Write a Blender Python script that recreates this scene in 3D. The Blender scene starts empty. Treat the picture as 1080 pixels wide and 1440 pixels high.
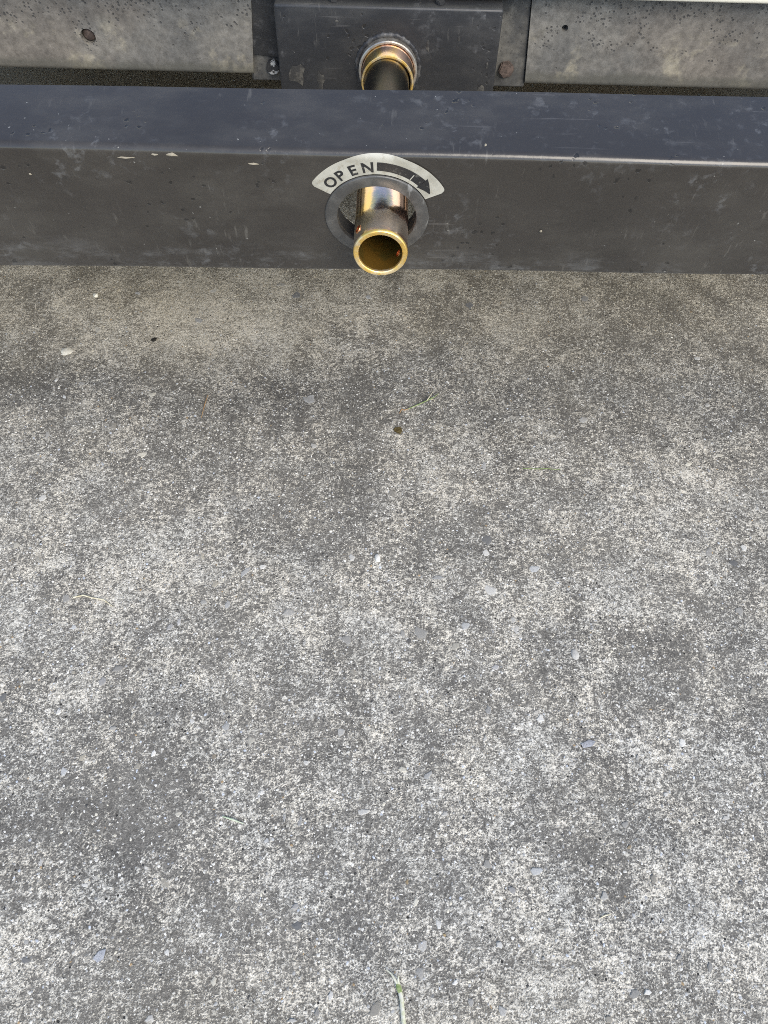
import bpy, bmesh, math, random
import numpy as np
from mathutils import Matrix, Vector

R = math.radians
random.seed(7)
rng = np.random.default_rng(11)
scene = bpy.context.scene
COL = scene.collection

# ------------------------------------------------------------------ camera
cam_data = bpy.data.cameras.new('camera')
cam_data.sensor_fit = 'VERTICAL'
cam_data.sensor_height = 36.0
cam_data.lens = 36.0 * 1082 / 1440
cam_data.clip_start = 0.01
cam_data.clip_end = 500
camera = bpy.data.objects.new('camera', cam_data)
COL.objects.link(camera)
PITCH, ROLL = R(57.0), R(1.5)
fwd = Vector((0, math.cos(PITCH), -math.sin(PITCH)))
r0 = Vector((1, 0, 0)); u0 = Vector((0, math.sin(PITCH), math.cos(PITCH)))
rt = r0 * math.cos(ROLL) + u0 * math.sin(ROLL)
up = u0 * math.cos(ROLL) - r0 * math.sin(ROLL)
m3 = Matrix((rt, up, -fwd)).transposed()
camera.matrix_world = Matrix.Translation((0, 0, 0.90)) @ m3.to_4x4()
scene.camera = camera
scene.cycles.use_denoising = False
scene.cycles.filter_width = 0.95

# ------------------------------------------------------------------ sky, sun, exposure
SUN_EL, SUN_AZ = R(42), R(150)        # azimuth clockwise from +Y: behind the viewer, to the right
world = bpy.data.worlds.new('World'); scene.world = world; world.use_nodes = True
wn = world.node_tree.nodes; wl = world.node_tree.links
bg = wn['Background']; bg.inputs['Strength'].default_value = 0.13
sky = wn.new('ShaderNodeTexSky'); sky.sky_type = 'NISHITA'; sky.sun_disc = False
sky.sun_elevation = SUN_EL; sky.sun_rotation = SUN_AZ
sky.air_density = 1.0; sky.dust_density = 0.8; sky.ozone_density = 1.0
wl.new(sky.outputs['Color'], bg.inputs['Color'])
sd = bpy.data.lights.new('sun', 'SUN'); sd.energy = 1.5; sd.angle = R(38); sd.color = (1, .92, .78)
sun = bpy.data.objects.new('sun', sd); COL.objects.link(sun)
sdir = Vector((math.sin(SUN_AZ) * math.cos(SUN_EL), math.cos(SUN_AZ) * math.cos(SUN_EL), math.sin(SUN_EL)))
sun.rotation_euler = sdir.to_track_quat('Z', 'Y').to_euler()
sun.location = (2, -2, 5)
vs = scene.view_settings
vs.view_transform = 'Standard'; vs.look = 'None'; vs.exposure = 1.26; vs.gamma = 1; vs.use_curve_mapping = False

# ------------------------------------------------------------------ material helpers
class Mat:
    def __init__(s, name):
        s.m = bpy.data.materials.new(name); s.m.use_nodes = True
        s.t = s.m.node_tree; s.b = s.t.nodes['Principled BSDF']
        s.tc = s.t.nodes.new('ShaderNodeTexCoord')
    def n(s, kind, **kw):
        nd = s.t.nodes.new(kind)
        for k, v in kw.items(): setattr(nd, k, v)
        return nd
    def lk(s, a, b): s.t.links.new(a, b)
    def put(s, sock, v):
        if hasattr(v, 'is_output'): s.lk(v, sock)
        elif hasattr(v, '__len__') and len(v) == 3 and sock.type == 'RGBA': sock.default_value = (*v, 1)
        else: sock.default_value = v
    def noise(s, scale, detail=3, rough=.55, vec=None, lac=2.0, dist=0):
        nd = s.n('ShaderNodeTexNoise'); nd.inputs['Scale'].default_value = scale
        nd.inputs['Detail'].default_value = detail; nd.inputs['Roughness'].default_value = rough
        nd.inputs['Lacunarity'].default_value = lac; nd.inputs['Distortion'].default_value = dist
        s.lk(vec or s.tc.outputs['Object'], nd.inputs['Vector']); return nd.outputs['Fac']
    def voro(s, scale, out='Distance', feat='F1', rnd=1, vec=None):
        nd = s.n('ShaderNodeTexVoronoi', feature=feat); nd.inputs['Scale'].default_value = scale
        nd.inputs['Randomness'].default_value = rnd
        s.lk(vec or s.tc.outputs['Object'], nd.inputs['Vector']); return nd.outputs[out]
    def scaled(s, sc, loc=(0, 0, 0), rot=(0, 0, 0)):
        nd = s.n('ShaderNodeMapping'); nd.inputs['Scale'].default_value = sc
        nd.inputs['Location'].default_value = loc; nd.inputs['Rotation'].default_value = rot
        s.lk(s.tc.outputs['Object'], nd.inputs['Vector']); return nd.outputs['Vector']
    def math(s, op, a, b=0.0, c=0.0):
        nd = s.n('ShaderNodeMath', operation=op)
        for i, v in enumerate((a, b, c)):
            s.put(nd.inputs[i], v)
        return nd.outputs[0]
    def step(s, v, lo, hi, a=0.0, b=1.0):
        nd = s.n('ShaderNodeMapRange', interpolation_type='SMOOTHSTEP')
        s.lk(v, nd.inputs['Value'])
        for k, x in (('From Min', lo), ('From Max', hi), ('To Min', a), ('To Max', b)): s.put(nd.inputs[k], x)
        return nd.outputs[0]
    def mix(s, f, a, b, blend='MIX'):
        nd = s.n('ShaderNodeMix', data_type='RGBA', blend_type=blend)
        s.put(nd.inputs[0], f); s.put(nd.inputs[6], a); s.put(nd.inputs[7], b); return nd.outputs[2]
    def sep(s, v):
        nd = s.n('ShaderNodeSeparateXYZ'); s.lk(v, nd.inputs[0]); return nd.outputs
    def hsv(s, c, h=.5, sa=1., v=1.):
        nd = s.n('ShaderNodeHueSaturation'); s.put(nd.inputs['Hue'], h); s.put(nd.inputs['Saturation'], sa)
        s.put(nd.inputs['Value'], v); s.put(nd.inputs['Color'], c); return nd.outputs[0]
    def bump(s, h, dist, strength=1.0, prev=None):
        nd = s.n('ShaderNodeBump'); nd.inputs['Distance'].default_value = dist; s.put(nd.inputs['Strength'], strength)
        s.lk(h, nd.inputs['Height'])
        if prev: s.lk(prev, nd.inputs['Normal'])
        s.lk(nd.outputs[0], s.b.inputs['Normal']); return nd.outputs[0]
    def set(s, **kw):
        for k, v in kw.items(): s.put(s.b.inputs[{'color': 'Base Color', 'rough': 'Roughness', 'metal': 'Metallic', 'spec': 'Specular IOR Level'}[k]], v)
        return s

# ------------------------------------------------------------------ mesh helpers
def link(name, me, mat, parent=None, smooth=False):
    o = bpy.data.objects.new(name, me); COL.objects.link(o)
    if mat is not None and not me.materials: me.materials.append(mat.m if isinstance(mat, Mat) else mat)
    if smooth: me.polygons.foreach_set('use_smooth', [True] * len(me.polygons))
    if parent is not None:
        o.parent = parent
        root = parent if parent.parent is None else parent.parent
        if parent.parent is None: o.matrix_parent_inverse = Matrix.Translation(-parent.location)
        # parts of parts: the parent part has an identity world transform
    return o
def from_bm(bm, name):
    bmesh.ops.recalc_face_normals(bm, faces=bm.faces[:])
    me = bpy.data.meshes.new(name); bm.to_mesh(me); bm.free(); return me
def pyd(name, v, f):
    me = bpy.data.meshes.new(name); me.from_pydata(v, [], f); me.update(); return me
def box_bm(x0, x1, y0, y1, z0, z1, bev=0.0, seg=2):
    bm = bmesh.new(); bmesh.ops.create_cube(bm, size=1)
    for v in bm.verts: v.co = Vector(((x0 + x1) / 2 + v.co.x * (x1 - x0), (y0 + y1) / 2 + v.co.y * (y1 - y0), (z0 + z1) / 2 + v.co.z * (z1 - z0)))
    if bev: bmesh.ops.bevel(bm, geom=bm.edges[:] , offset=bev, segments=seg, affect='EDGES', profile=.5)
    return bm
def frame(c, axis):
    """4x4 with local Z along axis at c"""
    q = Vector(axis).normalized().to_track_quat('Z', 'Y')
    return Matrix.Translation(c) @ q.to_matrix().to_4x4()
def lathe(name, prof, mtx, n=64, closed=True):
    v, f = [], []
    k = len(prof)
    for i in range(n):
        a = 2 * math.pi * i / n
        for (r, h) in prof: v.append(tuple(mtx @ Vector((r * math.cos(a), r * math.sin(a), h))))
    for i in range(n):
        j = (i + 1) % n
        for q in range(k if closed else k - 1):
            w = (q + 1) % k
            f.append((i * k + q, j * k + q, j * k + w, i * k + w))
    me = pyd(name, v, f)
    bm = bmesh.new(); bm.from_mesh(me); bmesh.ops.remove_doubles(bm, verts=bm.verts[:], dist=1e-6)
    bmesh.ops.recalc_face_normals(bm, faces=bm.faces[:]); bm.to_mesh(me); bm.free()
    return me
def sharp(me, ang=35):
    me.polygons.foreach_set('use_smooth', [True] * len(me.polygons))
    me.set_sharp_from_angle(angle=R(ang)); return me
def cut(me, cutters):
    """boolean difference, evaluated to a plain mesh"""
    o = bpy.data.objects.new('tmp', me); COL.objects.link(o); cs = []
    for c in cutters:
        co = bpy.data.objects.new('tmpc', c); COL.objects.link(co); cs.append(co)
        md = o.modifiers.new('b', 'BOOLEAN'); md.operation = 'DIFFERENCE'; md.object = co; md.solver = 'EXACT'
    dg = bpy.context.evaluated_depsgraph_get(); dg.update()
    out = bpy.data.meshes.new_from_object(o.evaluated_get(dg))
    for x in [o] + cs:
        d = x.data; bpy.data.objects.remove(x); bpy.data.meshes.remove(d)
    return out
def cyl(c, axis, r, h, n=48):
    return lathe('c', [(0, -h / 2), (r, -h / 2), (r, h / 2), (0, h / 2)], frame(c, axis), n, closed=False)
def tube_path(name, pts, radii, n=6):
    v, f = [], []
    P = [Vector(p) for p in pts]
    for i, p in enumerate(P):
        d = (P[min(i + 1, len(P) - 1)] - P[max(i - 1, 0)]).normalized()
        s = d.cross(Vector((0, 0, 1))).normalized(); u = s.cross(d)
        for k in range(n):
            a = 2 * math.pi * k / n
            v.append(tuple(p + (s * math.cos(a) + u * math.sin(a) * .8) * radii[i]))
    for i in range(len(P) - 1):
        for k in range(n):
            f.append((i * n + k, i * n + (k + 1) % n, (i + 1) * n + (k + 1) % n, (i + 1) * n + k))
    f.append(tuple(range(n))[::-1]); f.append(tuple((len(P) - 1) * n + k for k in range(n)))
    return sharp(pyd(name, v, f), 60)
def tag(o, label=None, cat=None, group=None, kind=None):
    if label: o['label'] = label
    if cat: o['category'] = cat
    if group: o['group'] = group
    if kind: o['kind'] = kind
    return o

# ================================================================== THE SETTING: concrete pavement
def fbm(X, Y, scale, octaves, seed, gain=.55):
    r = np.random.default_rng(seed); out = np.zeros_like(X); amp = 1; tot = 0
    for o in range(octaves):
        s = scale * 2 ** o; lat = r.random((256, 256))
        ca_, sa_ = math.cos(.6 + 1.1 * o), math.sin(.6 + 1.1 * o)
        x = (X * ca_ - Y * sa_) * s + 71.3 * (o + 1); y = (X * sa_ + Y * ca_) * s + 37.7 * (o + 1)
        xi = np.floor(x).astype(int); yi = np.floor(y).astype(int)
        fx = x - xi; fy = y - yi; fx = fx * fx * (3 - 2 * fx); fy = fy * fy * (3 - 2 * fy)
        a = lat[xi % 256, yi % 256]; b = lat[(xi + 1) % 256, yi % 256]; c = lat[xi % 256, (yi + 1) % 256]; d = lat[(xi + 1) % 256, (yi + 1) % 256]
        out += amp * ((a * (1 - fx) + b * fx) * (1 - fy) + (c * (1 - fx) + d * fx) * fy); tot += amp; amp *= gain
    return out / tot
BLOBS = [(-0.291,0.955,0.199,0.101,0.18),(-0.542,0.834,0.122,0.07,-0.16),(-0.124,0.782,0.163,0.072,-0.15),(0.039,0.886,0.137,0.063,-0.08),(0.386,0.764,0.142,0.085,-0.07),(-0.098,0.57,0.118,0.053,-0.1),(0.326,0.392,0.063,0.039,-0.14),(0.413,0.375,0.054,0.039,-0.1),(0.349,0.341,0.026,0.023,-0.15),(-0.342,0.194,0.087,0.055,-0.14),(-0.214,0.146,0.085,0.043,-0.1),(0.134,0.154,0.101,0.043,-0.13),(0.026,0.103,0.067,0.04,-0.06),(-0.314,0.512,0.105,0.056,0.16),(-0.014,0.392,0.161,0.077,0.1),(0.364,0.285,0.076,0.069,0.14),(-0.336,0.024,0.078,0.05,0.16),(-0.061,0.157,0.07,0.029,0.1),(0.294,0.05,0.109,0.045,0.08),(-0.19,0.246,0.098,0.041,0.08),(0.155,0.246,0.074,0.041,0.1),(-0.389,0.353,0.087,0.047,0.06),(0.099,0.588,0.09,0.047,0.06),(-0.243,0.425,0.054,0.04,-0.08),(0.232,0.523,0.087,0.045,-0.07),(-0.301,0.31,0.059,0.045,-0.05),(0.027,0.014,0.085,0.036,0.05),(0.212,0.163,0.047,0.073,-0.06)]
def worn(X, Y):
    """where the dark weathering film has worn off the pale mortar, 0..1"""
    p = .50 + .38 * (fbm(X, Y, 7, 5, 3, .7) - .5) + .70 * (fbm(X + .3 * Y, Y * .7, 34, 4, 5, .75) - .5)
    wx = X + .09 * (fbm(X, Y, 9, 3, 8) - .5); wy = Y + .09 * (fbm(X, Y, 9, 3, 9) - .5)
    for (bx, by, sx, sy, a) in BLOBS:
        p = p + a * np.exp(-(((wx - bx) / sx) ** 2 + ((wy - by) / sy) ** 2))
    return np.clip(p, 0, 1)
def tan_zone(X, Y):
    """tan tone, stronger close to and under the truck"""
    t = (Y - .80 + .30 * (fbm(X, Y, 4, 4, 21) - .5) + .12 * (fbm(X, Y, 15, 3, 22) - .5)) / .34
    t = t + .35 * np.exp(-(((X + .3) / .24) ** 2 + ((Y - .95) / .16) ** 2))
    b = (-.02 - Y + .25 * (fbm(X, Y, 5, 4, 23) - .5)) / .2          # a fainter patch at the foot of the slab
    t = np.maximum(t, .45 * np.clip(b + .55, 0, 1))
    return np.clip(t, 0, 1)
def grime_and_highlight(X, Y):
    """broad damp dark staining, with the shapes it has on this slab"""
    g = .9 * (fbm(X, Y, 5, 5, 61, .62) - .42)
    wx = X + .12 * (fbm(X, Y, 8, 4, 62) - .5); wy = Y + .12 * (fbm(X, Y, 8, 4, 63) - .5)
    for (bx, by, sx, sy, a) in BLOBS:
        g = g - 1.5 * a * np.exp(-(((wx - bx) / sx) ** 2 + ((wy - by) / sy) ** 2))
    g = g + .30 * np.exp(-((wy - .80) / .16) ** 2) - .22 * np.exp(-((wy - .42) / .20) ** 2)  # dark stain band, then a lighter middle band painting in the sky highlight
    return np.clip(g, 0, 1)
fine = np.linspace(-1.25, 1.25, 251)
outer = np.array([1.5, 2, 3, 5, 8, 14, 25, 45, 80.])
gx = np.concatenate([-outer[::-1], fine, outer])
fy_ = np.linspace(-.55, 2.15, 271)
gyv = np.concatenate([-outer[::-1] + .6, fy_, outer + 1.2])
GX, GY = np.meshgrid(gx, gyv, indexing='ij')
GZ = .0022 * (fbm(GX, GY, 5, 3, 41) - .5) * (np.abs(GX) < 1.3) * (np.abs(GY - .8) < 1.4)
nx, ny = GX.shape
verts = np.stack([GX, GY, GZ], -1).reshape(-1, 3)
idx = np.arange(nx * ny).reshape(nx, ny)
quads = np.stack([idx[:-1, :-1], idx[1:, :-1], idx[1:, 1:], idx[:-1, 1:]], -1).reshape(-1, 4)
gme = pyd('pavement', verts.tolist(), quads.tolist())
att = gme.color_attributes.new('stain_highlight', 'FLOAT_COLOR', 'POINT')
sc4 = np.stack([worn(GX, GY), tan_zone(GX, GY), grime_and_highlight(GX, GY), np.ones_like(GX)], -1).reshape(-1)
att.data.foreach_set('color', sc4.astype(np.float32))
gme.polygons.foreach_set('use_smooth', [True] * len(gme.polygons))

m = Mat('concrete'); M_conc = m
a = m.n('ShaderNodeAttribute', attribute_name='stain_highlight'); w_, d_, s_ = m.sep(a.outputs['Color'])
v_st = m.scaled((1, 1, 1), rot=(0, 0, R(8)))
nf = m.noise(470, 3, .66); nm = m.noise(170, 3, .66); n3 = m.noise(58, 3, .6); ng = m.noise(640, 2, .6)
off = lambda v, k: m.math('MULTIPLY', m.math('SUBTRACT', v, .5), k)
field = m.math('ADD', m.math('ADD', off(nf, 1.5), off(nm, 1.4)), m.math('ADD', off(n3, .62), off(w_, .66)))
mask = m.step(field, -.20, .31)
vc = m.voro(430, 'Color'); r1, r2, r3 = m.sep(vc)
dark = m.mix(m.step(m.noise(9, 4, .6), .35, .65), (.125, .117, .104), (.160, .149, .130))
dark = m.hsv(dark, v=m.math('MULTIPLY_ADD', r2, .60, .68))
light = m.mix(m.step(m.noise(14, 4, .6), .38, .62), (.60, .57, .50), (.70, .645, .54))
light = m.hsv(light, v=m.math('MULTIPLY_ADD', r1, .6, .62))
weath = m.mix(mask, dark, light)
tl = m.mix(r3, (.40, .352, .26), (.64, .57, .44)); td = m.mix(r1, (.105, .090, .065), (.20, .172, .127))
fd = m.math('ADD', m.math('ADD', off(nf, 1.6), off(nm, .9)), m.math('ADD', off(n3, .5), off(w_, 1.0)))
tan = m.mix(m.step(fd, -.28, .25), td, tl)
colr = m.mix(m.math('MULTIPLY', d_, .92), weath, tan)
micro_shadow = m.step(ng, .36, .45, 1, 0)
colr = m.mix(m.math('MULTIPLY', micro_shadow, m.math('MULTIPLY_ADD', d_, .22, .40)), colr, (.055, .051, .045))  # micro shadows between the grains, painted as dark specks
pits = m.math('MULTIPLY', m.step(m.voro(75), .07, .11, 1, 0), m.step(m.noise(40, 2), .48, .56))
colr = m.mix(pits, colr, (.035, .033, .03))
soil = m.step(m.math('ADD', m.sep(m.tc.outputs['Object'])[1], m.math('MULTIPLY', n3, .2)), 1.35, 1.6)   # brown soil drifted under the truck
colr = m.mix(m.math('MULTIPLY', soil, .8), colr, m.mix(r2, (.22, .14, .07), (.36, .25, .14)))
colr = m.hsv(colr, v=m.math('MULTIPLY_ADD', s_, -.38, 1.04))
m.set(color=colr, rough=.93, spec=.25)
hgt = m.math('ADD', m.math('MULTIPLY', mask, .7), m.math('ADD', m.math('MULTIPLY', ng, .8), m.math('MULTIPLY', pits, -1.5)))
m.bump(hgt, .0010, .85)
pavement = tag(link('pavement', gme, m), kind='structure')

# aggregate that can be picked out one by one: flat stones in the mortar
m = Mat('aggregate_stone'); M_stone = m
oi = m.n('ShaderNodeObjectInfo')
c = m.hsv(oi.outputs['Color'], v=m.math('MULTIPLY_ADD', m.noise(260, 4, .65), 1.1, .42))
spk = m.math('ADD', m.noise(330, 4, .75), m.math('MULTIPLY', m.math('SUBTRACT', oi.outputs['Random'], .5), .16))
c = m.mix(m.math('MULTIPLY', m.step(spk, .45, .56), .88), c, (.19, .18, .163))
m.set(color=c, rough=.85, spec=.3); m.bump(m.noise(500, 3), .0006, .6)
def stone_mesh(k):
    r = random.Random(k * 17 + 3); n = r.randint(6, 8); bm = bmesh.new()
    rad = [1 + r.uniform(-.42, .30) for _ in range(n)]
    ang = [2 * math.pi * (i + r.uniform(-.3, .3)) / n for i in range(n)]
    ring = lambda s, z, j: [bm.verts.new((s * rad[i] * math.cos(ang[i]) , s * rad[i] * math.sin(ang[i]), z + r.uniform(-j, j))) for i in range(n)]
    r0_, r1_, r2_ = ring(1.06, -.8, 0), ring(1, .05, .05), ring(.68, .42, .12)
    for A, B in ((r0_, r1_), (r1_, r2_)):
        for i in range(n): bm.faces.new((A[i], A[(i + 1) % n], B[(i + 1) % n], B[i]))
    top = bm.verts.new((r.uniform(-.1, .1), r.uniform(-.1, .1), .52))
    for i in range(n): bm.faces.new((r2_[i], r2_[(i + 1) % n], top))
    return sharp(from_bm(bm, 'stone'), 30)
stone_meshes = [stone_mesh(k) for k in range(12)]
for s in stone_meshes: s.materials.append(M_stone.m)
TONE = dict(w=(.68, .655, .60), c=(.62, .58, .48), t=(.44, .40, .32), g=(.42, .405, .37), b=(.53, .53, .515), l=(.48, .465, .45), d=(.15, .15, .148), o=(.34, .25, .13), k=(.03, .03, .035))
STONES = [(-0.5138,0.8737,10.2,10.4,10,'w'),(-0.4969,1.0054,4.8,5.4,0,'c'),(-0.1877,1.0458,9.2,8.1,0,'t'),(-0.3142,0.9523,8.8,7.6,0,'g'),(-0.3011,1.0253,7.3,5.4,20,'c'),(-0.1193,0.7869,10.9,10.1,30,'b'),(-0.1053,0.6975,6.3,6.0,0,'g'),(-0.3614,0.7886,7.6,5.1,25,'c'),(-0.5005,0.7044,4.2,9.6,0,'g'),(-0.4741,0.8066,5.5,5.3,0,'w'),(-0.1586,1.0201,7.9,8.0,0,'d'),(0.1352,1.005,7.8,8.7,0,'d'),(0.4999,0.896,5.8,5.7,30,'w'),(0.3333,1.03,7.9,7.2,0,'g'),(0.143,0.6691,4.7,7.7,0,'b'),(-0.1823,0.4834,10.3,5.9,50,'b'),(-0.1198,0.4272,9.1,8.5,0,'w'),(-0.2292,0.4382,7.8,5.1,0,'g'),(-0.267,0.4022,6.3,5.4,30,'l'),(-0.2565,0.4094,3.6,7.0,0,'l'),(-0.3363,0.3289,5.2,5.5,0,'l'),(-0.3886,0.3988,4.0,5.5,0,'b'),(-0.0413,0.5103,5.2,6.6,0,'w'),(-0.1588,0.4927,4.7,4.9,0,'w'),(-0.4944,0.5154,4.7,8.0,30,'c'),(-0.18,0.2773,6.3,4.7,0,'b'),(-0.1986,0.4361,4.1,5.6,0,'b'),(-0.148,0.2614,4.1,5.0,0,'c'),(-0.2584,0.2437,4.1,4.9,30,'w'),(-0.4503,0.3054,5.1,5.9,0,'d'),(-0.1876,0.2423,4.9,4.1,0,'o'),(0.0728,0.4835,8.5,5.8,0,'b'),(0.1425,0.4666,10.3,8.4,0,'w'),(0.1694,0.4245,4.6,6.5,0,'w'),(0.1721,0.4108,5.0,5.9,0,'w'),(0.108,0.4149,5.4,6.9,0,'b'),(0.1429,0.3594,5.7,4.2,0,'l'),(0.1313,0.3044,4.3,6.5,0,'b'),(0.0283,0.4008,4.0,6.3,20,'g'),(0.0356,0.3914,3.6,3.8,0,'k'),(0.0508,0.4034,10.8,9.7,0,'g'),(0.4426,0.5326,6.8,9.2,0,'w'),(0.2032,0.5002,7.1,7.1,0,'b'),(0.1417,0.5426,7.8,7.9,0,'d'),(0.0582,0.2278,3.3,6.7,-40,'b'),(-0.1301,0.2035,5.6,2.7,10,'w'),(-0.0134,0.1858,7.9,3.4,5,'w'),(-0.2983,0.1294,2.7,2.5,0,'w'),(-0.3572,0.1244,3.0,5.7,10,'w'),(-0.3048,0.105,4.9,2.8,10,'w'),(-0.0837,0.1744,2.4,5.9,-10,'b'),(-0.1013,0.1776,2.0,5.2,0,'b'),(-0.1185,0.1537,3.1,2.9,0,'b'),(-0.2155,-0.0103,4.8,2.6,20,'w'),(-0.0771,-0.009,5.2,2.9,0,'w'),(-0.0402,0.0124,2.8,4.2,0,'w'),(-0.0791,0.0724,7.3,3.9,0,'d'),(-0.2079,0.0452,2.9,3.2,30,'w'),(-0.082,0.0901,4.8,4.3,0,'l'),(0.0515,0.0575,5.1,6.3,30,'w'),(0.1741,0.1302,6.5,5.3,0,'b'),(0.1296,0.0031,5.3,5.3,0,'w'),(0.099,0.0095,3.5,3.9,30,'w'),(0.0834,0.0259,3.2,3.6,0,'w'),(0.2747,0.0223,4.3,4.3,0,'w'),(0.3279,0.2135,2.8,3.2,0,'w'),(0.1468,0.1109,4.5,5.5,20,'l'),(0.1743,0.0489,2.9,2.5,0,'w'),(0.0345,0.1165,2.3,2.7,0,'o'),(0.0679,0.0771,3.7,5.5,0,'w'),(0.0736,0.0675,2.2,2.3,0,'o'),(0.076,0.1858,5.5,2.6,20,'w'),(-0.3121,0.2721,5.4,4.3,10,'g'),(0.3679,0.62,6.6,5.6,0,'g'),(0.4911,0.7,6.4,5.4,0,'c'),(0.1928,0.2974,4.7,5.2,0,'w'),(0.2769,0.1796,4.7,3.4,20,'g'),(0.3392,0.0966,4.1,4.1,0,'c'),(-0.2106,0.6018,7.5,5.5,20,'g'),(-0.3543,0.6723,7.2,5.3,0,'c'),(0.2989,0.7614,7.6,5.7,0,'g'),(-0.021,0.6199,6.6,5.5,0,'t'),(-0.4786,0.5933,5.9,5.5,10,'w'),(0.464,0.4451,6.0,6.3,0,'g'),(-0.1578,0.0218,3.9,4.0,0,'c'),(0.2436,0.1078,4.5,4.5,10,'g'),(0.3895,0.1898,4.8,3.9,0,'w'),(-0.3562,0.2212,4.4,5.7,0,'b'),(-0.0433,0.2741,5.0,5.0,0,'g')]
def add_stone(x, y, w, h, ang, tone, name='stone', parent=pavement):
    o = bpy.data.objects.new(name, random.choice(stone_meshes)); COL.objects.link(o)
    o.location = (x, y, .0004); o.scale = (w / 1000, h / 1000, random.uniform(.0005, .0011))
    o.rotation_euler = (0, 0, R(ang))
    j = random.uniform(.85, 1.12); o.color = tuple(min(1, q * j) for q in TONE[tone]) + (1,)
    o.parent = parent; return o
for (x, y, w, h, an, t) in STONES: add_stone(x, y, w * .85, h * .85, an, t)
for i in range(90):
    y = random.uniform(-.02, 1.25); half = .38 + .29 * max(0, y)
    t = random.choices('wctgbldo', (24, 22, 14, 26, 4, 4, 8, 2))[0]
    s = random.choice((2.8, 3.2, 3.6, 4.0, 4.4, 5.0, 5.8))
    add_stone(random.uniform(-half, half), y, s * random.uniform(.8, 1.3), s * random.uniform(.6, 1.0), random.uniform(0, 180), t)

# sand grains standing proud of the mortar: too small and too many to count
N = 230000
px = rng.uniform(-1.0, 1.0, N); py = rng.uniform(-.35, 1.75, N)
wv = worn(px, py); dv = tan_zone(px, py)
keep = rng.random(N) < (.34 + .5 * wv ** 1.3) * (1 - .35 * dv)
px, py, wv, dv = px[keep], py[keep], wv[keep], dv[keep]; N = len(px)
K = 5
rad = .0008 + .0015 * rng.random(N) ** 2.4
asp = rng.uniform(.45, 1, N); rot = rng.uniform(0, math.pi, N)
angs = (np.arange(K)[None] + rng.uniform(-.3, .3, (N, K))) * 2 * math.pi / K
lr = rng.uniform(.7, 1.25, (N, K))
lx = np.cos(angs) * lr * rad[:, None]; ly = np.sin(angs) * lr * (rad * asp)[:, None]
cx = lx * np.cos(rot)[:, None] - ly * np.sin(rot)[:, None] + px[:, None]
cy = lx * np.sin(rot)[:, None] + ly * np.cos(rot)[:, None] + py[:, None]
zb = .0022 * (fbm(px, py, 5, 3, 41) - .5)
V = np.zeros((N, K + 1, 3))
V[:, :K, 0] = cx; V[:, :K, 1] = cy; V[:, :K, 2] = zb[:, None] - .0001
V[:, K, 0] = px; V[:, K, 1] = py; V[:, K, 2] = zb + rad * rng.uniform(.25, .55, N)
base = (np.arange(N) * (K + 1))[:, None, None]
tri = np.array([[i, (i + 1) % K, K] for i in range(K)])[None] + base
me = bpy.data.meshes.new('sand_grains')
nf = N * K
me.vertices.add(N * (K + 1)); me.vertices.foreach_set('co', V.reshape(-1))
me.loops.add(nf * 3); me.loops.foreach_set('vertex_index', tri.reshape(-1).astype(np.int32))
me.polygons.add(nf); me.polygons.foreach_set('loop_start', np.arange(0, nf * 3, 3, dtype=np.int32))
me.polygons.foreach_set('loop_total', np.full(nf, 3, dtype=np.int32)); me.update()
pal = np.array([(.60, .58, .53), (.74, .72, .66), (.50, .475, .41), (.60, .56, .46), (.42, .42, .41), (.50, .53, .57), (.25, .25, .245), (.36, .26, .15), (.06, .06, .06)])
pw = np.array([24, 18, 18, 13, 12, 5, 6, 1.5, 2.5]); pw = pw / pw.sum()
gc = pal[rng.choice(len(pal), N, p=pw)] * rng.uniform(.75, 1.1, (N, 1))
gc = gc * (1 - dv[:, None] * (1 - np.array([.80, .74, .61])[None]))
ca = me.color_attributes.new('tone', 'FLOAT_COLOR', 'POINT')
cc = np.ones((N, K + 1, 4)); cc[:, :, :3] = gc[:, None, :]
ca.data.foreach_set('color', cc.reshape(-1).astype(np.float32))
m = Mat('sand_grain'); at = m.n('ShaderNodeAttribute', attribute_name='tone'); m.set(color=at.outputs['Color'], rough=.85, spec=.3)
tag(link('sand_grains', me, m, pavement), kind='stuff')

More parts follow.
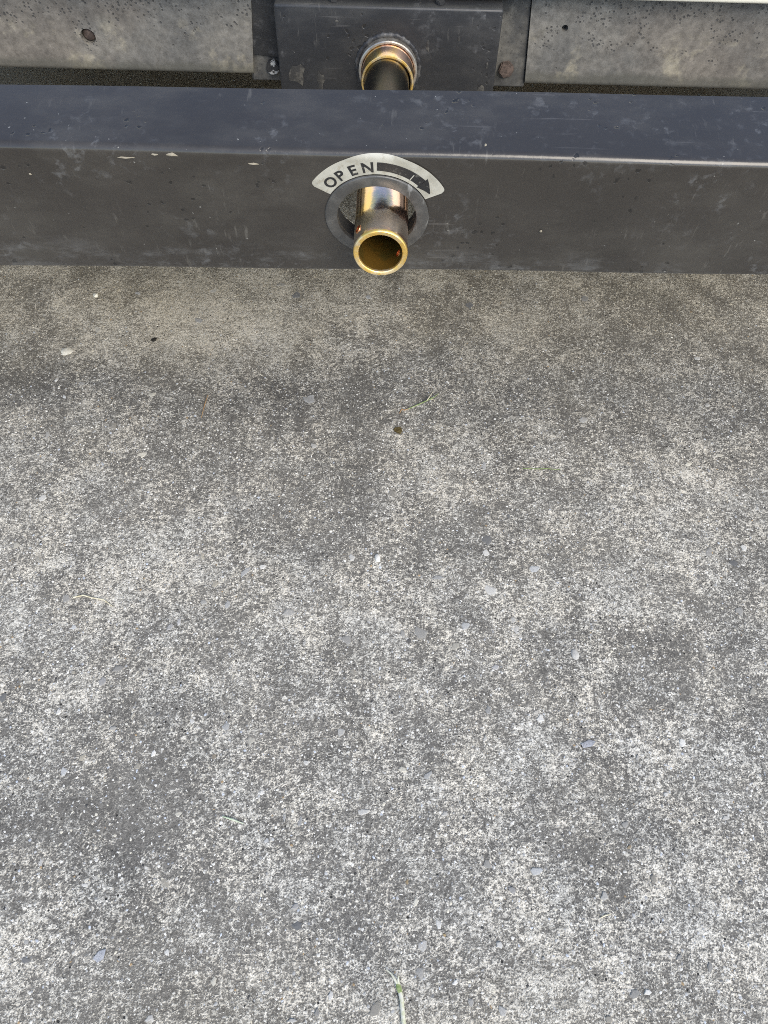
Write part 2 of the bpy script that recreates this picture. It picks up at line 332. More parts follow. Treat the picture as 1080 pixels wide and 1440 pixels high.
# ================================================================== THE TRUCK (rear end)
# ---- materials
def paint_mat(name, base, rough, chips, zone):
    m = Mat(name)
    vd = m.n('ShaderNodeVectorMath', operation='MULTIPLY_ADD')          # coordinates pushed about by noise
    nz = m.n('ShaderNodeTexNoise'); nz.inputs['Scale'].default_value = 160; nz.inputs['Detail'].default_value = 3
    m.lk(m.tc.outputs['Object'], nz.inputs['Vector']); m.lk(nz.outputs['Color'], vd.inputs[0])
    vd.inputs[1].default_value = (.007, .007, .007); m.lk(m.tc.outputs['Object'], vd.inputs[2]); W = vd.outputs[0]
    c = m.hsv(base, v=m.math('MULTIPLY_ADD', m.noise(9, 4, .6), .8, .6))
    # chalky water marks, small cloudy spots in clusters
    blot = m.math('MULTIPLY', m.step(m.noise(120, 4, .6, vec=W), .52, .72), m.step(m.noise(13, 4, .65), .46, .62))
    c = m.mix(m.math('MULTIPLY', blot, .42), c, (.15, .15, .15))
    film = m.step(m.noise(20, 5, .7, vec=m.scaled((.5, 1, 1))), .42, .75)
    c = m.mix(m.math('MULTIPLY', film, .18), c, (.13, .12, .10))
    drip = m.math('MULTIPLY', m.step(m.noise(260, 3, .6, vec=m.scaled((1, .18, .18))), .60, .74), m.step(m.noise(16, 3, .6), .48, .62))
    c = m.mix(m.math('MULTIPLY', drip, .30), c, (.17, .16, .14))
    # dark pits where the coat has lifted
    pit = m.math('MULTIPLY', m.step(m.voro(135, vec=W), .16, .26, 1, 0), m.step(m.noise(24, 3, .6), .55, .60))
    c = m.mix(m.math('MULTIPLY', pit, .8), c, (.012, .011, .010))
    # pale specks and hairline scratches
    spk = m.math('MULTIPLY', m.step(m.voro(140, vec=W), .045, .085, 1, 0), m.step(m.noise(33, 2), .52, .60))
    c = m.mix(m.math('MULTIPLY', spk, .45), c, chips)
    scr = m.math('MULTIPLY', m.step(m.noise(330, 2, .5, vec=m.scaled((.05, 1, 1), rot=(0, R(7), 0))), .665, .70), m.step(m.noise(7, 3, .6), .52, .60))
    c = m.mix(m.math('MULTIPLY', scr, .16), c, (.20, .19, .18))
    # grime washed down to the lower edge
    low = m.math('MULTIPLY', m.step(m.sep(m.tc.outputs['Object'])[2], zone[0], zone[1], 1, 0), m.step(m.noise(45, 6, .75, vec=m.scaled((.45, 1, 1.3))), .48, .70))
    c = m.mix(m.math('MULTIPLY', low, .42), c, (.17, .17, .17))
    rg = m.math('ADD', m.math('MULTIPLY', film, .16), m.math('MULTIPLY_ADD', m.noise(40, 3), .12, rough))
    rg = m.math('ADD', rg, m.math('MULTIPLY', m.math('ADD', blot, low), .10))
    m.set(color=c, rough=rg, spec=.55)
    h = m.math('ADD', m.math('SUBTRACT', m.math('MULTIPLY', m.noise(300, 3), .22), pit), m.math('MULTIPLY', m.noise(28, 3), 1.2))
    m.bump(h, .0005, .6)
    return m
M_beam = paint_mat('weathered_dark_paint', (.033, .029, .025), .17, (.45, .44, .40), (.50, .535))
M_brk = paint_mat('bracket_dark_paint', (.0165, .017, .0185), .40, (.24, .24, .22), (.50, .52))

m = Mat('dusty_galvanised_steel'); M_panel = m
g1 = m.noise(18, 5, .65); g2 = m.noise(190, 3, .6); z_ = m.sep(m.tc.outputs['Object'])[2]
c = m.mix(m.step(g1, .35, .65), (.125, .123, .115), (.20, .19, .168))
c = m.mix(m.math('MULTIPLY', m.step(m.noise(8, 4, .6), .45, .62), .4), c, (.165, .138, .110))
c = m.mix(m.math('MULTIPLY', m.math('MULTIPLY', m.step(m.noise(26, 4, .7), .53, .66), m.step(z_, .575, .55)), .65), c, (.34, .31, .235))
c = m.hsv(c, v=m.math('MULTIPLY_ADD', m.noise(150, 5, .75), 1.9, .05))
pk = m.math('MULTIPLY', m.step(m.voro(300), .20, .36, 1, 0), m.step(m.math('ADD', m.noise(60, 3), m.math('MULTIPLY', m.math('SUBTRACT', z_, .565), 4.0)), .50, .60))
c = m.mix(m.math('MULTIPLY', pk, .75), c, (.05, .05, .05))
c = m.mix(m.math('MULTIPLY', m.step(m.math('ADD', z_, m.math('MULTIPLY', m.math('SUBTRACT', m.noise(30, 3), .5), .012)), .5275, .5345, 1, 0), .6), c, (.085, .085, .07))
m.set(color=c, rough=.72, metal=.15, spec=.4)
m.bump(m.math('SUBTRACT', m.math('MULTIPLY', g2, .6), pk), .0007, .7)

m = Mat('flange_steel'); M_flange = m
c = m.mix(m.step(m.noise(35, 5, .65), .4, .62), (.062, .062, .060), (.135, .13, .115))
c = m.hsv(c, v=m.math('MULTIPLY_ADD', m.noise(220, 3), .9, .55))
c = m.mix(m.math('MULTIPLY', m.step(m.voro(260), .12, .25, 1, 0), .6), c, (.03, .03, .03))
m.set(color=c, rough=.65, spec=.4); m.bump(m.noise(200, 3), .0006, .6)

m = Mat('flaked_bracket_paint'); M_bare = m
m.set(color=m.mix(m.step(m.noise(130, 4, .65), .42, .60), (.030, .029, .027), (.085, .080, .068)), rough=.6)
m = Mat('rust'); M_rust = m
c = m.mix(m.step(m.noise(220, 4, .6), .4, .65), (.055, .040, .033), (.12, .088, .072))
m.set(color=c, rough=.85); m.bump(m.noise(420, 3), .0006, .8)
m = Mat('chipped_bolt_paint'); M_chip = m
c = m.mix(m.step(m.noise(120, 3, .6), .52, .58), (.035, .034, .033), (.50, .49, .45))
m.set(color=c, rough=.6); m.bump(m.noise(300, 3), .0005, .6)

def zinc(name, wear):
    m = Mat(name); x, y, z = m.sep(m.tc.outputs['Object'])
    n = m.noise(38, 3, .55, vec=m.scaled((1, .35, 1)))
    c = m.mix(m.step(n, .38, .55), (1.0, .70, .27), (1.0, .72, .58))
    c = m.mix(m.step(m.noise(30, 3, .5, vec=m.scaled((1.3, .5, 1), (3, 1, 2))), .55, .68), c, (.62, .60, .36))
    if wear:
        t = m.math('ADD', y, m.math('MULTIPLY', m.math('SUBTRACT', m.noise(55, 4, .65), .5), .030))
        wz = m.math('MULTIPLY', m.step(t, .4425, .447), m.step(t, .462, .468, 1, 0))
        c = m.mix(m.math('MULTIPLY', wz, .75), c, (.50, .455, .37))
        # near-black colour on the length between the beam and the bracket
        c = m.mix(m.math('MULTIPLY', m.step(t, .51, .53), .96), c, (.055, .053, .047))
        rg = m.math('ADD', m.math('MULTIPLY_ADD', m.noise(130, 3), .10, .11), m.math('MULTIPLY', wz, .2))
        rg = m.math('ADD', rg, m.math('MULTIPLY', m.step(t, .51, .54), .12))
    else: rg = m.math('MULTIPLY_ADD', m.noise(130, 3), .12, .14)
    m.set(color=c, rough=rg, metal=1.0); m.bump(m.noise(90, 4, .6), .0003, .35)
    return m
M_zinc = zinc('yellow_zinc_plate', True); M_zinc2 = zinc('yellow_zinc_sleeve', False)
m = Mat('zinc_rim'); M_rim = m
m.set(color=m.mix(m.step(m.noise(110, 3), .4, .62), (1.0, .68, .20), (1.0, .82, .52)), rough=m.math('MULTIPLY_ADD', m.noise(150, 3), .2, .38), metal=1.0)
m = Mat('tube_bore'); M_bore = m
m.set(color=m.mix(m.step(m.noise(45, 3), .42, .6), (.27, .15, .028), (.17, .125, .030)), rough=.36, metal=.75); m.bump(m.noise(160, 3), .0004, .5)
m = Mat('copper_edge'); M_copper = m; m.set(color=(.85, .43, .22), rough=.28, metal=1.0)
m = Mat('worn_pipe_steel'); M_collar = m
m.set(color=m.mix(m.step(m.noise(90, 4, .6), .42, .6), (.50, .47, .41), (.30, .27, .23)), rough=.42, metal=.8); m.bump(m.noise(200, 3), .0005, .6)
m = Mat('weld_bead'); M_weld = m
m.set(color=m.mix(m.step(m.noise(120, 4), .45, .6), (.025, .025, .027), (.07, .068, .065)), rough=.5); m.bump(m.noise(180, 3), .0012, .9)
m = Mat('grommet_grey'); M_ring = m
c = m.mix(m.step(m.noise(70, 4, .6), .4, .65), (.052, .050, .047), (.090, .086, .079))
sc = m.step(m.noise(120, 3, .6, vec=m.scaled((1, 1, .25))), .60, .68)
c = m.mix(m.math('MULTIPLY', sc, .5), c, (.30, .30, .29))
m.set(color=c, rough=.36, spec=.6); m.bump(m.noise(150, 3), .0004, .4)
m = Mat('decal_film'); M_decal = m
c = m.mix(m.step(m.noise(60, 4, .6), .42, .62), (.40, .385, .33), (.32, .305, .255))
c = m.mix(m.math('MULTIPLY', m.step(m.noise(240, 3), .60, .68), .5), c, (.28, .25, .19))
m.set(color=c, rough=.42)
m = Mat('decal_ink'); M_ink = m
m.set(color=m.mix(m.step(m.noise(260, 3, .6), .60, .70), (.014, .014, .015), (.07, .067, .06)), rough=.5)
m = Mat('cream_body_paint'); M_cream = m
m.set(color=m.hsv((.74, .70, .58), v=m.math('MULTIPLY_ADD', m.noise(20, 4), .2, .88)), rough=.4)
m = Mat('underbody_black'); M_under = m
m.set(color=m.mix(m.noise(12, 4), (.016, .016, .016), (.04, .036, .03)), rough=.8)
m = Mat('tyre_rubber'); M_rub = m
m.set(color=m.hsv((.022, .022, .022), v=m.math('MULTIPLY_ADD', m.noise(30, 3), .8, .6)), rough=.85); m.bump(m.noise(80, 3), .002, .5)
m = Mat('wheel_steel'); M_wheel = m; m.set(color=m.hsv((.18, .18, .18), v=m.math('MULTIPLY_ADD', m.noise(20, 3), .6, .7)), rough=.5, metal=.6)
m = Mat('paint_fleck'); M_fleck = m; m.set(color=m.hsv((.24, .21, .155), v=m.math('MULTIPLY_ADD', m.noise(300, 3), .6, .7)), rough=.7)

truck = bpy.data.objects.new('truck', None); COL.objects.link(truck); truck.location = (0, .75, 0)
tag(truck, 'rear of a truck: dark bumper beam with gold crank tube under a cream body sill', 'truck')

# ---- bumper beam: folded channel leaning forward by TAU
TAU = R(9)
EDGE = Vector((0, .466, .608)); DN = Vector((0, math.sin(TAU), -math.cos(TAU))); BK = Vector((0, math.cos(TAU), math.sin(TAU)))
NRM = Vector((0, -math.cos(TAU), -math.sin(TAU)))
RR, TH, H0, D0 = .0050, .0032, .1105, .0600
def section(h, d, inset):
    """(s down the face, t back) outline from the lower lip round to the rear edge of the top"""
    i = inset; P = [(h - i, .020)]
    ro = RR - i
    for k in range(7):
        a = R(15 * k); P.append((h - RR + ro * math.cos(a), RR - ro * math.sin(a)))
    for k in range(9):
        a = R(90 * k / 8); P.append((RR - ro * math.sin(a), RR - ro * math.cos(a)))
    P.append((i, d)); return P
xs = np.concatenate([[-.92, -.7, -.5], np.linspace(-.38, .38, 39), [.5, .7, .92]])
v, f = [], []
for x in xs:
    q = max(-.4, min(.4, x))
    h = H0 - .019 * q; d = D0 + .014 * q
    ring = section(h, d, 0) + section(h, d, TH)[::-1]
    wob = .0005 * math.sin(x * 9 + 1) + .0004 * math.sin(x * 23)
    for (s, t) in ring:
        p = EDGE + DN * s + BK * (t + wob); v.append((x, p.y, p.z))
K = len(ring)
for i in range(len(xs) - 1):
    for k in range(K):
        f.append((i * K + k, (i + 1) * K + k, (i + 1) * K + (k + 1) % K, i * K + (k + 1) % K))
f.append(tuple(range(K))); f.append(tuple((len(xs) - 1) * K + k for k in range(K))[::-1])
me = pyd('bumper', v, f)
bm = bmesh.new(); bm.from_mesh(me); bmesh.ops.recalc_face_normals(bm, faces=bm.faces[:]); bm.to_mesh(me); bm.free()
HC = Vector((-.0106, .4737, .5552))        # centre of the hole, on the face
s_hole = (HC - EDGE).dot(DN); HC = EDGE + DN * s_hole + Vector((HC.x, 0, 0))
me = cut(me, [cyl(HC, NRM, .0300, .04, 64)])
me.materials.clear(); sharp(me, 30)
bumper = link('bumper', me, M_beam, truck)
tag(bumper, 'dark slate bumper beam with a round hole and chalky water marks')

# ---- ring set into the hole
ri, ro_ = .0279, .0368
prof = [(ri + .0009, .0017), (ri + .0003, .0014), (ri, .0006), (ri, -.0022), (ri + .0018, -.0024), (ri + .002, .0002), (ro_, .0002), (ro_, .0009), (ro_ - .0004, .0014), (ro_ - .0010, .0017)]
tag(link('hole_ring', sharp(lathe('hole_ring', prof, frame(HC, NRM), 96), 40), M_ring, bumper), 'grey ring lining the hole in the bumper')

link('hole_wall_shade', sharp(lathe('hole_wall_shade', [(ri + .0004, -.0026), (ri + .0004, -.014), (ri + .0018, -.014), (ri + .0018, -.0026)], frame(HC, NRM), 72), 40), M_rub, bumper)  # black band added to paint the shade on the hole's inner wall
# ---- decal, letters and arrow, following the face and its rounded upper edge
def on_face(u, w, lift):
    """u to the right, w up the face from the hole centre"""
    s = s_hole - w
    if s >= RR: p = EDGE + DN * s - BK * lift; return (HC.x + u, p.y, p.z)
    arc = RR - s; a = min(arc / RR, math.pi / 2); ex = max(0, arc - RR * math.pi / 2); ro = RR + lift
    p = EDGE + DN * (RR - ro * math.sin(a)) + BK * (RR - ro * math.cos(a) + ex)
    return (HC.x + u, p.y, p.z)
def polar_mesh(name, pts_quads, lift):
    v, f = pts_quads; return pyd(name, [on_face(u, w, lift) for (u, w) in v], f)
def sector(a0, a1, r0f, r1f, na, nr):
    v, f = [], []
    for i in range(na + 1):
        t = i / na; a = R(a0 + (a1 - a0) * t)
        for k in range(nr + 1):
            r = r0f(t) + (r1f(t) - r0f(t)) * k / nr; v.append((r * math.cos(a), r * math.sin(a)))
    for i in range(na):
        for k in range(nr): f.append((i * (nr + 1) + k, i * (nr + 1) + k + 1, (i + 1) * (nr + 1) + k + 1, (i + 1) * (nr + 1) + k))
    return v, f
def rnd_edge(t, full, inner):
    e = .035
    if t < e: q = 1 - t / e
    elif t > 1 - e: q = 1 - (1 - t) / e
    else: return full
    return full - .0032 * (1 - math.sqrt(max(0, 1 - q * q)))
RI, RO = .0374, .0530
sv, sf = sector(27, 149, lambda t: RI, lambda t: rnd_edge(t, RO, RI), 90, 14)
dme = polar_mesh('decal', (sv, sf), .00025)
decal = tag(link('decal', sharp(dme, 60), M_decal, bumper), 'pale curved decal reading OPEN with a black arrow')
def letter(ch, ang, rad, size):
    cu = bpy.data.curves.new('tmpfont', 'FONT'); cu.body = ch; cu.size = size; cu.align_x = 'CENTER'; cu.offset = .00030; cu.resolution_u = 4
    ob = bpy.data.objects.new('tmpfont', cu); COL.objects.link(ob)
    dg = bpy.context.evaluated_depsgraph_get(); dg.update()
    lm = bpy.data.meshes.new_from_object(ob.evaluated_get(dg)); bpy.data.objects.remove(ob)
    bm = bmesh.new(); bm.from_mesh(lm); bmesh.ops.triangulate(bm, faces=bm.faces[:])
    bmesh.ops.subdivide_edges(bm, edges=[e for e in bm.edges if e.calc_length() > .003], cuts=2)
    xs_ = [q.co.x for q in bm.verts]; ys_ = [q.co.y for q in bm.verts]; xc = (min(xs_) + max(xs_)) / 2; yc = (min(ys_) + max(ys_)) / 2
    for q in bm.verts:
        a = R(ang) - (q.co.x - xc) / rad; r = rad + (q.co.y - yc)
        q.co = Vector(on_face(r * math.cos(a), r * math.sin(a), .00042))
    bmesh.ops.triangulate(bm, faces=bm.faces[:])
    bm.to_mesh(lm); bm.free(); lm.materials.clear()
    return link('letter', lm, M_ink, bumper)
for ch, an in (('O', 136.5), ('P', 124.3), ('E', 111.6), ('N', 98.2)): letter(ch, an, .0432, .0112)
av, af = sector(90, 45, lambda t: .0404 - .0004 * t, lambda t: .0472 - .0006 * t, 30, 4)
hv, hf = sector(45.5, 31, lambda t: .0384 + .0037 * t, lambda t: .0486 - .0062 * t, 10, 4)
k0 = len(av)
link('arrow', polar_mesh('arrow', (av + hv, af + [tuple(k0 + i for i in q) for q in hf]), .00042), M_ink, bumper)
# the nick that runs across the arrow
nv, nf_ = sector(57.0, 56.1, lambda t: .0403, lambda t: .0450, 2, 4)
link('scratch', polar_mesh('scratch', (nv, nf_), .00055), M_decal, bumper)

# ---- flecks of old paint stuck along the upper edge
def fleck(x, w, sx, sy):
    n = 9; r = random.Random(int(x * 9999)); pts = [(0, 0)] + [(sx * math.cos(2 * math.pi * i / n) * r.uniform(.6, 1.2), sy * math.sin(2 * math.pi * i / n) * r.uniform(.6, 1.2)) for i in range(n)]
    v = [on_face(x - HC.x + u, w + q, .0011 if i == 0 else .0001) for i, (u, q) in enumerate(pts)]
    link('paint_fleck', pyd('paint_fleck', v, [(0, i, i % n + 1) for i in range(1, n + 1)]), M_fleck, bumper)
for x, w, sx, sy in ((-.0925, .0432, .0052, .0012), (-.1450, .0487, .0048, .0014), (-.1560, .0485, .0022, .001), (-.176, .0455, .006, .0008), (.108, -.010, .0011, .0012), (-.245, .030, .0012, .001), (.060, .062, .0010, .0014)): fleck(x, w, sx, sy)

# ---- crank guide tube
TX, TZ, TY = -.0072, .5497, .4408
tm = frame((TX, TY, TZ), (0, 1, 0))
Ro, Ri = .0190, .0152
prof = [(Ri + .0003, .0000), (Ri + .0001, .0004), (Ri, .002), (Ri, .295), (Ro, .295), (Ro, .002), (Ro - .0002, .0007), (Ro - .0005, .0002), (Ro - .0009, -.0002), (Ri + .0007, -.0002)]
tme = lathe('crank_tube', prof, tm, 96)
hax = Vector((-.0156, 0, .0105)).normalized(); hole_c = Vector((TX, TY + .0122, TZ))
tme = cut(tme, [cyl(hole_c, hax, .0030, .06, 24)])
tme.materials.clear()
for mm in (M_zinc, M_rim, M_bore): tme.materials.append(mm.m)
for p in tme.polygons:
    d = p.center - Vector((TX, 0, TZ)); rr = math.hypot(d.x, d.z); yy = p.center.y - TY
    if yy < .0014: p.material_index = 1
    elif rr < Ri + .0006 and p.normal.dot(Vector((d.x, 0, d.z))) < 0: p.material_index = 2
sharp(tme, 40)
tube = tag(link('crank_tube', tme, None, truck), 'gold zinc plated tube poking through the bumper hole')
for s in (1, -1):
    c0 = hole_c + hax * s * (Ro + Ri) / 2
    wall = (Ro - Ri) / 2
    pr = [(.0023, -wall - .0003), (.0031, -wall - .0003), (.0031, wall + .0004), (.0023, wall + .0004)]
    link('pin_hole_rim', sharp(lathe('pin_hole_rim', pr, frame(c0, hax * s), 24), 40), M_copper, tube)

# ---- spare wheel carrier bracket behind the beam
BX0, BX1, BY, BZ0, BZ1 = -.1018, .0874, .690, .478, .5968
bm = box_bm(BX0, BX1, BY, .7245, BZ0, BZ1, .0022, 3)
CC = Vector((TX + .0006, BY, TZ - .0012))
bme = cut(from_bm(bm, 'carrier_bracket'), [cyl(CC, (0, 1, 0), .0230, .05, 48)])
bme.materials.clear(); sharp(bme, 30)
bracket = tag(link('carrier_bracket', bme, M_brk, truck), 'black painted box bracket behind the bumper')
co, ci = .0254, .0228
cme = lathe('collar', [(ci, -.0070), (ci + .0006, -.0078), (co - .0008, -.0078), (co, -.0070), (co, .0004), (ci + .0001, .0004), (ci + .0001, .0003), (ci, .0)], frame(CC, (0, 1, 0)), 72)
link('collar', sharp(cme, 40), M_collar, bracket)
tag(link('inner_sleeve', sharp(lathe('inner_sleeve', [(ci - .0004, .033), (ci - .0004, -.0245), (ci - .0008, -.0252), (ci - .0020, -.0254), (ci - .0030, -.0248), (ci - .0030, .033)], frame(CC, (0, 1, 0)), 72), 40), M_zinc2, bracket), 'gold sleeve round the tube where it meets the bracket')
sl = bracket.children[-1].data; sl.materials.append(M_rim.m)
for p in sl.polygons:
    if p.center.y < BY - .0243: p.material_index = 1
# weld bead: uneven torus
v, f = [], []; n, k = 90, 8; r = random.Random(4)
for i in range(n):
    a = 2 * math.pi * i / n; rb = .0021 * (1 + .22 * math.sin(i * 2.1) + r.uniform(-.15, .15)); rc = co + .0014 + r.uniform(-.0003, .0003)
    for j in range(k):
        b = 2 * math.pi * j / k; rad_ = rc + rb * math.cos(b)
        v.append((CC.x + rad_ * math.cos(a), BY - rb * .8 * math.sin(b), CC.z + rad_ * math.sin(a)))
for i in range(n):
    for j in range(k): f.append((i * k + j, i * k + (j + 1) % k, ((i + 1) % n) * k + (j + 1) % k, ((i + 1) % n) * k + j))
link('weld_bead', sharp(pyd('weld_bead', v, f), 60), M_weld, bracket)
def hexbolt(name, c, axis, r, h, mat, parent, washer=True):
    mtx = frame(c, axis); bm = bmesh.new()
    bot = [bm.verts.new(mtx @ Vector((r * math.cos(R(60 * i + 12)), r * math.sin(R(60 * i + 12)), 0))) for i in range(6)]
    top = [bm.verts.new(mtx @ Vector((r * math.cos(R(60 * i + 12)), r * math.sin(R(60 * i + 12)), h))) for i in range(6)]
    bm.faces.new(top); bm.faces.new(bot[::-1])
    for i in range(6): bm.faces.new((bot[i], bot[(i + 1) % 6], top[(i + 1) % 6], top[i]))
    bmesh.ops.bevel(bm, geom=bm.edges[:], offset=r * .14, segments=2, affect='EDGES')
    o = link(name, sharp(from_bm(bm, name), 30), mat, parent)
    return o
for x in (-.0527, .0355): hexbolt('screw', Vector((x, .6985, BZ1 - .0003)), (0, 0, 1), .0042, .0030, M_brk, bracket)
# patches where the paint has flaked off the bracket face
def flake_patch(x, z, sx, sz, seed):
    r = random.Random(seed); n = 12; v = [(x, BY - .0006, z)]
    for i in range(n):
        a = 2 * math.pi * i / n; q = r.uniform(.6, 1.2); v.append((x + sx * q * math.cos(a), BY - .00025, z + sz * q * math.sin(a)))
    link('bare_patch', pyd('bare_patch', v, [(0, i, i % n + 1) for i in range(1, n + 1)]), M_bare, bracket)
for a_ in ((-.0865, .5405, .0075, .010, 1), (-.0660, .5360, .0030, .009, 2), (.0270, .5675, .0016, .005, 3), (.0530, .5745, .0012, .003, 4), (.0790, .5525, .0012, .0025, 5), (.0760, .5310, .003, .006, 6), (-.0500, .585, .002, .001, 7)): flake_patch(*a_)

# ---- flange plate carrying the bracket, and its bolts
def prism_xz(name, quad, y0, y1, bev=.0012):
    bm = bmesh.new(); A = [bm.verts.new((x, y0, z)) for x, z in quad]; B = [bm.verts.new((x, y1, z)) for x, z in quad]
    bm.faces.new(A); bm.faces.new(B[::-1]); n = len(quad)
    for i in range(n): bm.faces.new((A[i], A[(i + 1) % n], B[(i + 1) % n], B[i]))
    if bev: bmesh.ops.bevel(bm, geom=bm.edges[:], offset=bev, segments=2, affect='EDGES')
    return sharp(from_bm(bm, name), 30)
flange = tag(link('flange_plate', prism_xz('flange_plate', [(-.133, .516), (.1200, .516), (.113, .6), (.113, .640), (-.121, .640), (-.124, .6)], .7250, .7300), M_flange, truck), 'dark pitted flange plate between the grey panels')
link('dark_patch', prism_xz('dark_patch', [(-.1293, .5405), (-.104, .5375), (-.104, .5995), (-.1243, .5995)], .7228, .7248, .0006), M_brk, flange)  # thin dark plate for the dark patch at the flange's left
hexbolt('bolt', Vector((-.1120, .7248, .5305)), (0, -1, 0), .0068, .006, M_chip, flange)
hexbolt('bolt', Vector((.1005, .7248, .5335)), (0, -1, 0), .0074, .006, M_rust, flange)

# ---- grey rear cross panels left and right of the flange
def panel(quad, holes):
    bm = bmesh.new(); (x0b, x0t, x1b, x1t, zb, zt) = quad
    prof = []
    for k in range(7):
        a = R(-90 + 15 * k); prof.append((.7215 + .005 - .005 * math.cos(a) , zb + .005 + .005 * math.sin(a)))
    prof = [(.7345, zb)] + prof + [(.7215, zb + .012), (.7215, zt), (.7345, zt)]
    t = lambda z: (z - zb) / (zt - zb)
    L = [bm.verts.new((x0b + (x0t - x0b) * t(z), y, z)) for y, z in prof]; Rr = [bm.verts.new((x1b + (x1t - x1b) * t(z), y, z)) for y, z in prof]
    n = len(prof)
    for i in range(n): bm.faces.new((L[i], L[(i + 1) % n], Rr[(i + 1) % n], Rr[i]))
    bm.faces.new(L[::-1]); bm.faces.new(Rr)
    me = from_bm(bm, 'rear_panel')
    me = cut(me, [cyl(Vector((x, .721, z)), (0, 1, 0), r_, .016, 32) for x, z, r_ in holes])
    me.materials.clear(); return sharp(me, 30)
pl = link('rear_panel', panel((-.92, -.92, -.1306, -.1235, .5223, .6003), [(-.2742, .5525, .0066)]), M_panel, truck)
tag(pl, 'grey weathered panel left of the bracket with one round bolt hole')
pr_ = link('rear_panel', panel((.1196, .1135, .92, .92, .5200, .6003), [(.1464, .5697, .0028), (.50, .555, .0066)]), M_panel, truck)
tag(pr_, 'grey weathered panel right of the bracket with a small hole')
link('sunk_bolt', sharp(lathe('sunk_bolt', [(0, 0), (.0052, 0), (.0052, .0030), (.0040, .0042), (0, .0046)], frame((-.2742, .7288, .5525), (0, -1, 0)), 24, closed=False), 40), M_rust, pl)

# ---- cream body sill, load bed and unseen light blockers
sill = link('body_sill', sharp(from_bm(box_bm(-.92, .92, .700, .778, .6012, .716, .003, 3), 'body_sill'), 30), M_cream, truck)
tag(sill, 'cream painted steel sill above the grey panels')
link('load_bed', from_bm(box_bm(-1.0, 1.0, .7785, 3.6, .655, .716, .004), 'load_bed'), M_under, truck)
for s in (-1, 1):
    link('chassis_rail', from_bm(box_bm(s * .36 - .03, s * .36 + .03, .7352, 3.6, .53, .6548, .004), 'chassis_rail'), M_under, truck)
link('light_block', from_bm(box_bm(-.80, .80, 2.9, 3.6, .12, .6545, .02), 'light_block'), M_under, truck)  # unseen box added to stop light leaking in from the far end
link('axle', sharp(cyl(Vector((0, 2.15, .33)), (1, 0, 0), .06, 1.2, 24), 40), M_under, truck)
for s in (-1, 1):
    fm = frame((s * .70, 2.15, .325), (s, 0, 0))
    wh = link('wheel', sharp(lathe('wheel', [(0, .03), (.09, .04), (.12, .01), (.185, .02), (.20, .085), (.19, .085), (.19, -.08), (0, -.08)], fm, 40, closed=False), 40), M_wheel, truck)
    link('tyre', sharp(lathe('tyre', [(.1905, -.08), (.23, -.095), (.29, -.095), (.322, -.075), (.325, 0), (.322, .075), (.29, .095), (.23, .095), (.1905, .084)], fm, 48), 30), M_rub, wh)

for s in (-1, 1):
    link('side_light_block', from_bm(box_bm(s * .99 - .012, s * .99 + .012, .80, 3.6, .14, .6545, .004), 'side_light_block'), M_under, truck)  # unseen boards added to keep side light off the ground beneath

# ================================================================== LITTER ON THE PAVEMENT
def plain(name, ca, cb, rough=.8, sc=200):
    m = Mat(name); m.set(color=m.mix(m.step(m.noise(sc, 3), .4, .62), ca, cb), rough=rough); return m
M_green = plain('fresh_grass', (.16, .23, .07), (.30, .34, .15))
M_straw = plain('dry_straw', (.50, .44, .29), (.62, .57, .42))
M_pale = plain('bleached_stalk', (.62, .60, .50), (.50, .50, .34))
M_root = plain('brown_root', (.28, .16, .07), (.36, .24, .12))
M_leaf = plain('withered_leaf', (.14, .10, .035), (.22, .17, .07))
M_chipw = plain('white_chip', (.66, .66, .67), (.56, .57, .60))
def thing(name, loc, label, cat, group=None):
    o = bpy.data.objects.new(name, None); COL.objects.link(o); o.location = loc; tag(o, label, cat, group); return o
def strand(name, pts, r, mat, parent):
    return link(name, tube_path(name, [(x, y, z) for x, y, z in pts], r), mat, parent)
t = thing('grass_sprig', (.050, .782, 0), 'green grass sprig with brown root lying below the crank tube', 'grass')
strand('stem', [(.033, .772, .002), (.047, .7795, .003), (.061, .7875, .004), (.069, .795, .003)], [.0008, .0010, .0009, .0007], M_green, t)
strand('root', [(.0195, .763, .0015), (.0225, .770, .003), (.027, .769, .0022), (.033, .772, .002)], [.0006, .0012, .0010, .0008], M_root, t)
strand('blade', [(.061, .7875, .004), (.067, .797, .006), (.0715, .808, .004)], [.0008, .0007, .0003], M_straw, t)
strand('blade', [(.064, .7895, .004), (.073, .794, .006), (.0795, .803, .004)], [.0009, .0008, .0003], M_green, t)
strand('blade', [(.066, .791, .004), (.071, .791, .003), (.074, .790, .002)], [.0007, .0005, .0002], M_straw, t)
o = link('straw', tube_path('straw', [(-.398, .4395, .002), (-.385, .4425, .003), (-.374, .4395, .0025), (-.358, .437, .003), (-.345, .4285, .0015)], [.0012, .0010, .0009, .0008, .0005]), M_straw)
tag(o, 'longest dry curved straw, near the left edge of the pavement mid picture', 'straw')
t = thing('dry_stalk', (.029, 0, 0), 'pale forked dry stalk at the bottom edge of the picture', 'stalk')
strand('stem', [(.0335, -.045, .002), (.0322, -.010, .003), (.0300, .010, .004), (.0278, .0195, .0035)], [.0022, .0021, .0020, .0020], M_pale, t)
strand('node', [(.0285, .0165, .0038), (.0270, .0205, .004), (.0255, .0245, .0038)], [.0022, .0026, .0017], M_green, t)
strand('shoot', [(.0262, .0228, .004), (.0225, .0280, .005), (.0195, .0320, .004), (.0145, .0355, .003)], [.0014, .0012, .0009, .0005], M_pale, t)
strand('shoot', [(.0268, .0225, .004), (.0262, .027, .006), (.0266, .0305, .006)], [.0013, .0011, .0006], M_pale, t)
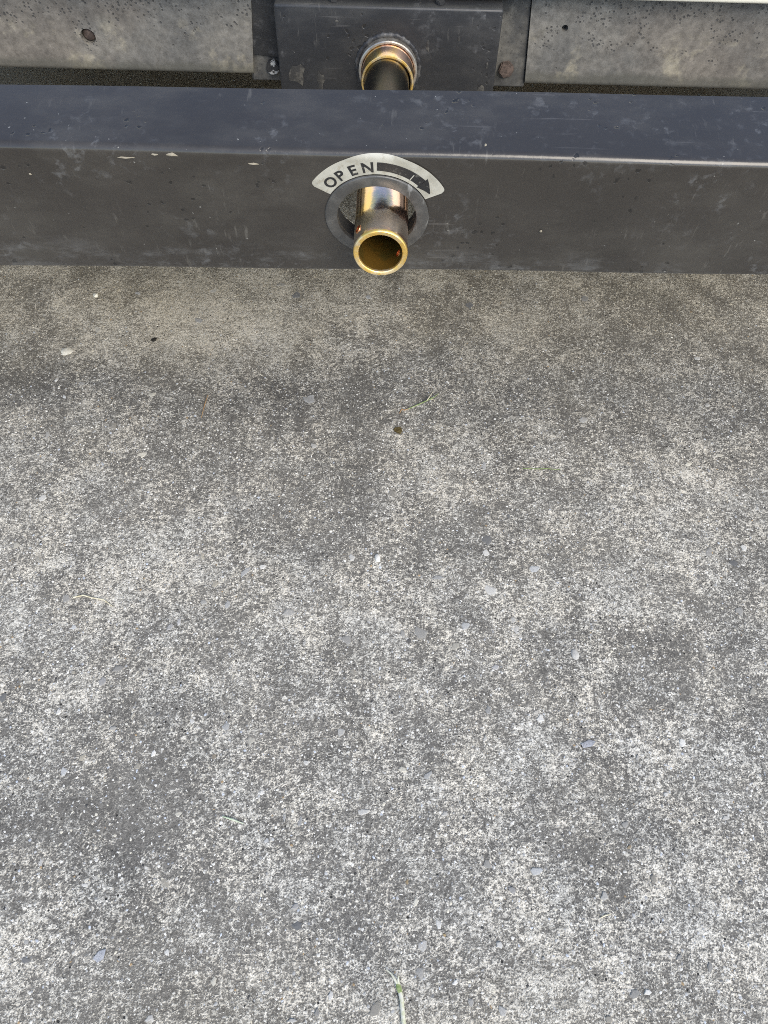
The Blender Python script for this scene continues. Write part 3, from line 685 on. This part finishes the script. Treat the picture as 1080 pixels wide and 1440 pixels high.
o = link('loose_grass', tube_path('loose_grass', [(-.1695, .1770, .002), (-.158, .1740, .003), (-.1455, .1702, .0018)], [.0006, .0011, .0005]), plain('pale_green_blade', (.36, .44, .30), (.52, .55, .42)))
tag(o, 'short pale green grass blade on the lower left of the pavement', 'grass')
o = link('loose_grass', tube_path('loose_grass', [(.199, .6655, .0015), (.215, .6640, .0025), (.235, .6652, .0025), (.2545, .6645, .0015)], [.0004, .0007, .0007, .0003]), M_green)
tag(o, 'thin green grass blade lying flat on the right of the pavement', 'grass')
o = link('straw', tube_path('straw', [(.2365, .0870, .001), (.242, .0895, .0018), (.2475, .0905, .001)], [.0005, .0008, .0004]), M_straw)
tag(o, 'tiny yellow straw bit on the lower right of the pavement', 'straw')
# withered leaf scrap
def scrap(name, x, y, sx, sy, ang, mat, label, cat, lift=.0012, seed=1, thick=.0006, n=9):
    r = random.Random(seed); bm = bmesh.new()
    rad = [r.uniform(.7, 1.15) for _ in range(n)]
    A = [bm.verts.new((sx * rad[i] * math.cos(2 * math.pi * i / n), sy * rad[i] * math.sin(2 * math.pi * i / n), lift * r.uniform(.2, 1.6))) for i in range(n)]
    c = bm.verts.new((0, 0, lift * 1.6))
    for i in range(n): bm.faces.new((A[i], A[(i + 1) % n], c))
    bmesh.ops.solidify(bm, geom=bm.faces[:], thickness=-thick)
    o = link(name, sharp(from_bm(bm, name), 50), mat); o.location = (x, y, .0004); o.rotation_euler.z = R(ang)
    tag(o, label, cat); return o
scrap('leaf_scrap', .018, .7298, .0075, .0075, 20, M_leaf, 'small withered brown leaf scrap just below the grass sprig', 'leaf', seed=3)
scrap('plastic_chip', -.2750, .0405, .0060, .0078, -25, M_chipw, 'pale angular chip lying near the bottom left corner', 'chip', seed=8, n=5)
scrap('mortar_chip', .2460, .2680, .0095, .0042, 20, M_chipw, 'white wedge shaped chip right of centre in the lower half', 'chip', seed=5, n=5)
m = Mat('loose_pebble'); M_peb = m; oi = m.n('ShaderNodeObjectInfo')
m.set(color=m.hsv(oi.outputs['Color'], v=m.math('MULTIPLY_ADD', m.noise(320, 4, .7), 1.0, .5)), rough=.8); m.bump(m.noise(500, 3), .0005, .6)
def pebble(x, y, sx, sy, sz, ang, tone, label):
    bm = bmesh.new(); bmesh.ops.create_icosphere(bm, subdivisions=2, radius=1); r = random.Random(int(abs(x * 1e4)))
    for q in bm.verts:
        k = 1 + r.uniform(-.13, .13); q.co = Vector((q.co.x * sx * k, q.co.y * sy * k, max(-.25, q.co.z) * sz * k))
    me = sharp(from_bm(bm, 'pebble'), 40); me.materials.append(M_peb.m)
    o = bpy.data.objects.new('pebble', me); COL.objects.link(o); o.location = (x, y, sz * .25 + .0002); o.rotation_euler.z = R(ang)
    o.color = (*TONE[tone], 1); tag(o, label, 'pebble'); return o
pebble(-.0068, .5100, .0036, .0066, .0035, 8, 'w', 'loose white oval pebble with a shadow at the picture centre')
pebble(-.5142, .8740, .0090, .0082, .0025, 10, 'c', 'largest white pebble, at the left edge below the bumper')
pebble(-.4969, 1.0054, .0046, .0052, .0035, 0, 'c', 'small cream pebble on the tan ground, upper left below the bumper')
pebble(.2432, .3795, .0050, .0070, .002, 5, 'g', 'pale oval pebble lying alone right of centre mid picture')

add_stone(-.4069, .4385, 6.5, 7.0, 0, 'w')
o = link('twig', tube_path('twig', [(-.2757, .790, .0012), (-.2775, .770, .002), (-.2790, .7445, .001)], [.0005, .0008, .0004]), M_root)
tag(o, 'thin brown twig lying upright in the picture left of centre', 'twig')
scrap('bark_crumb', -.3797, .9034, .0062, .0042, 25, plain('dark_bark', (.03, .026, .02), (.07, .06, .045)), 'dark bark crumb on the tan patch left of the crank tube', 'crumb', seed=12, n=7, lift=.002)
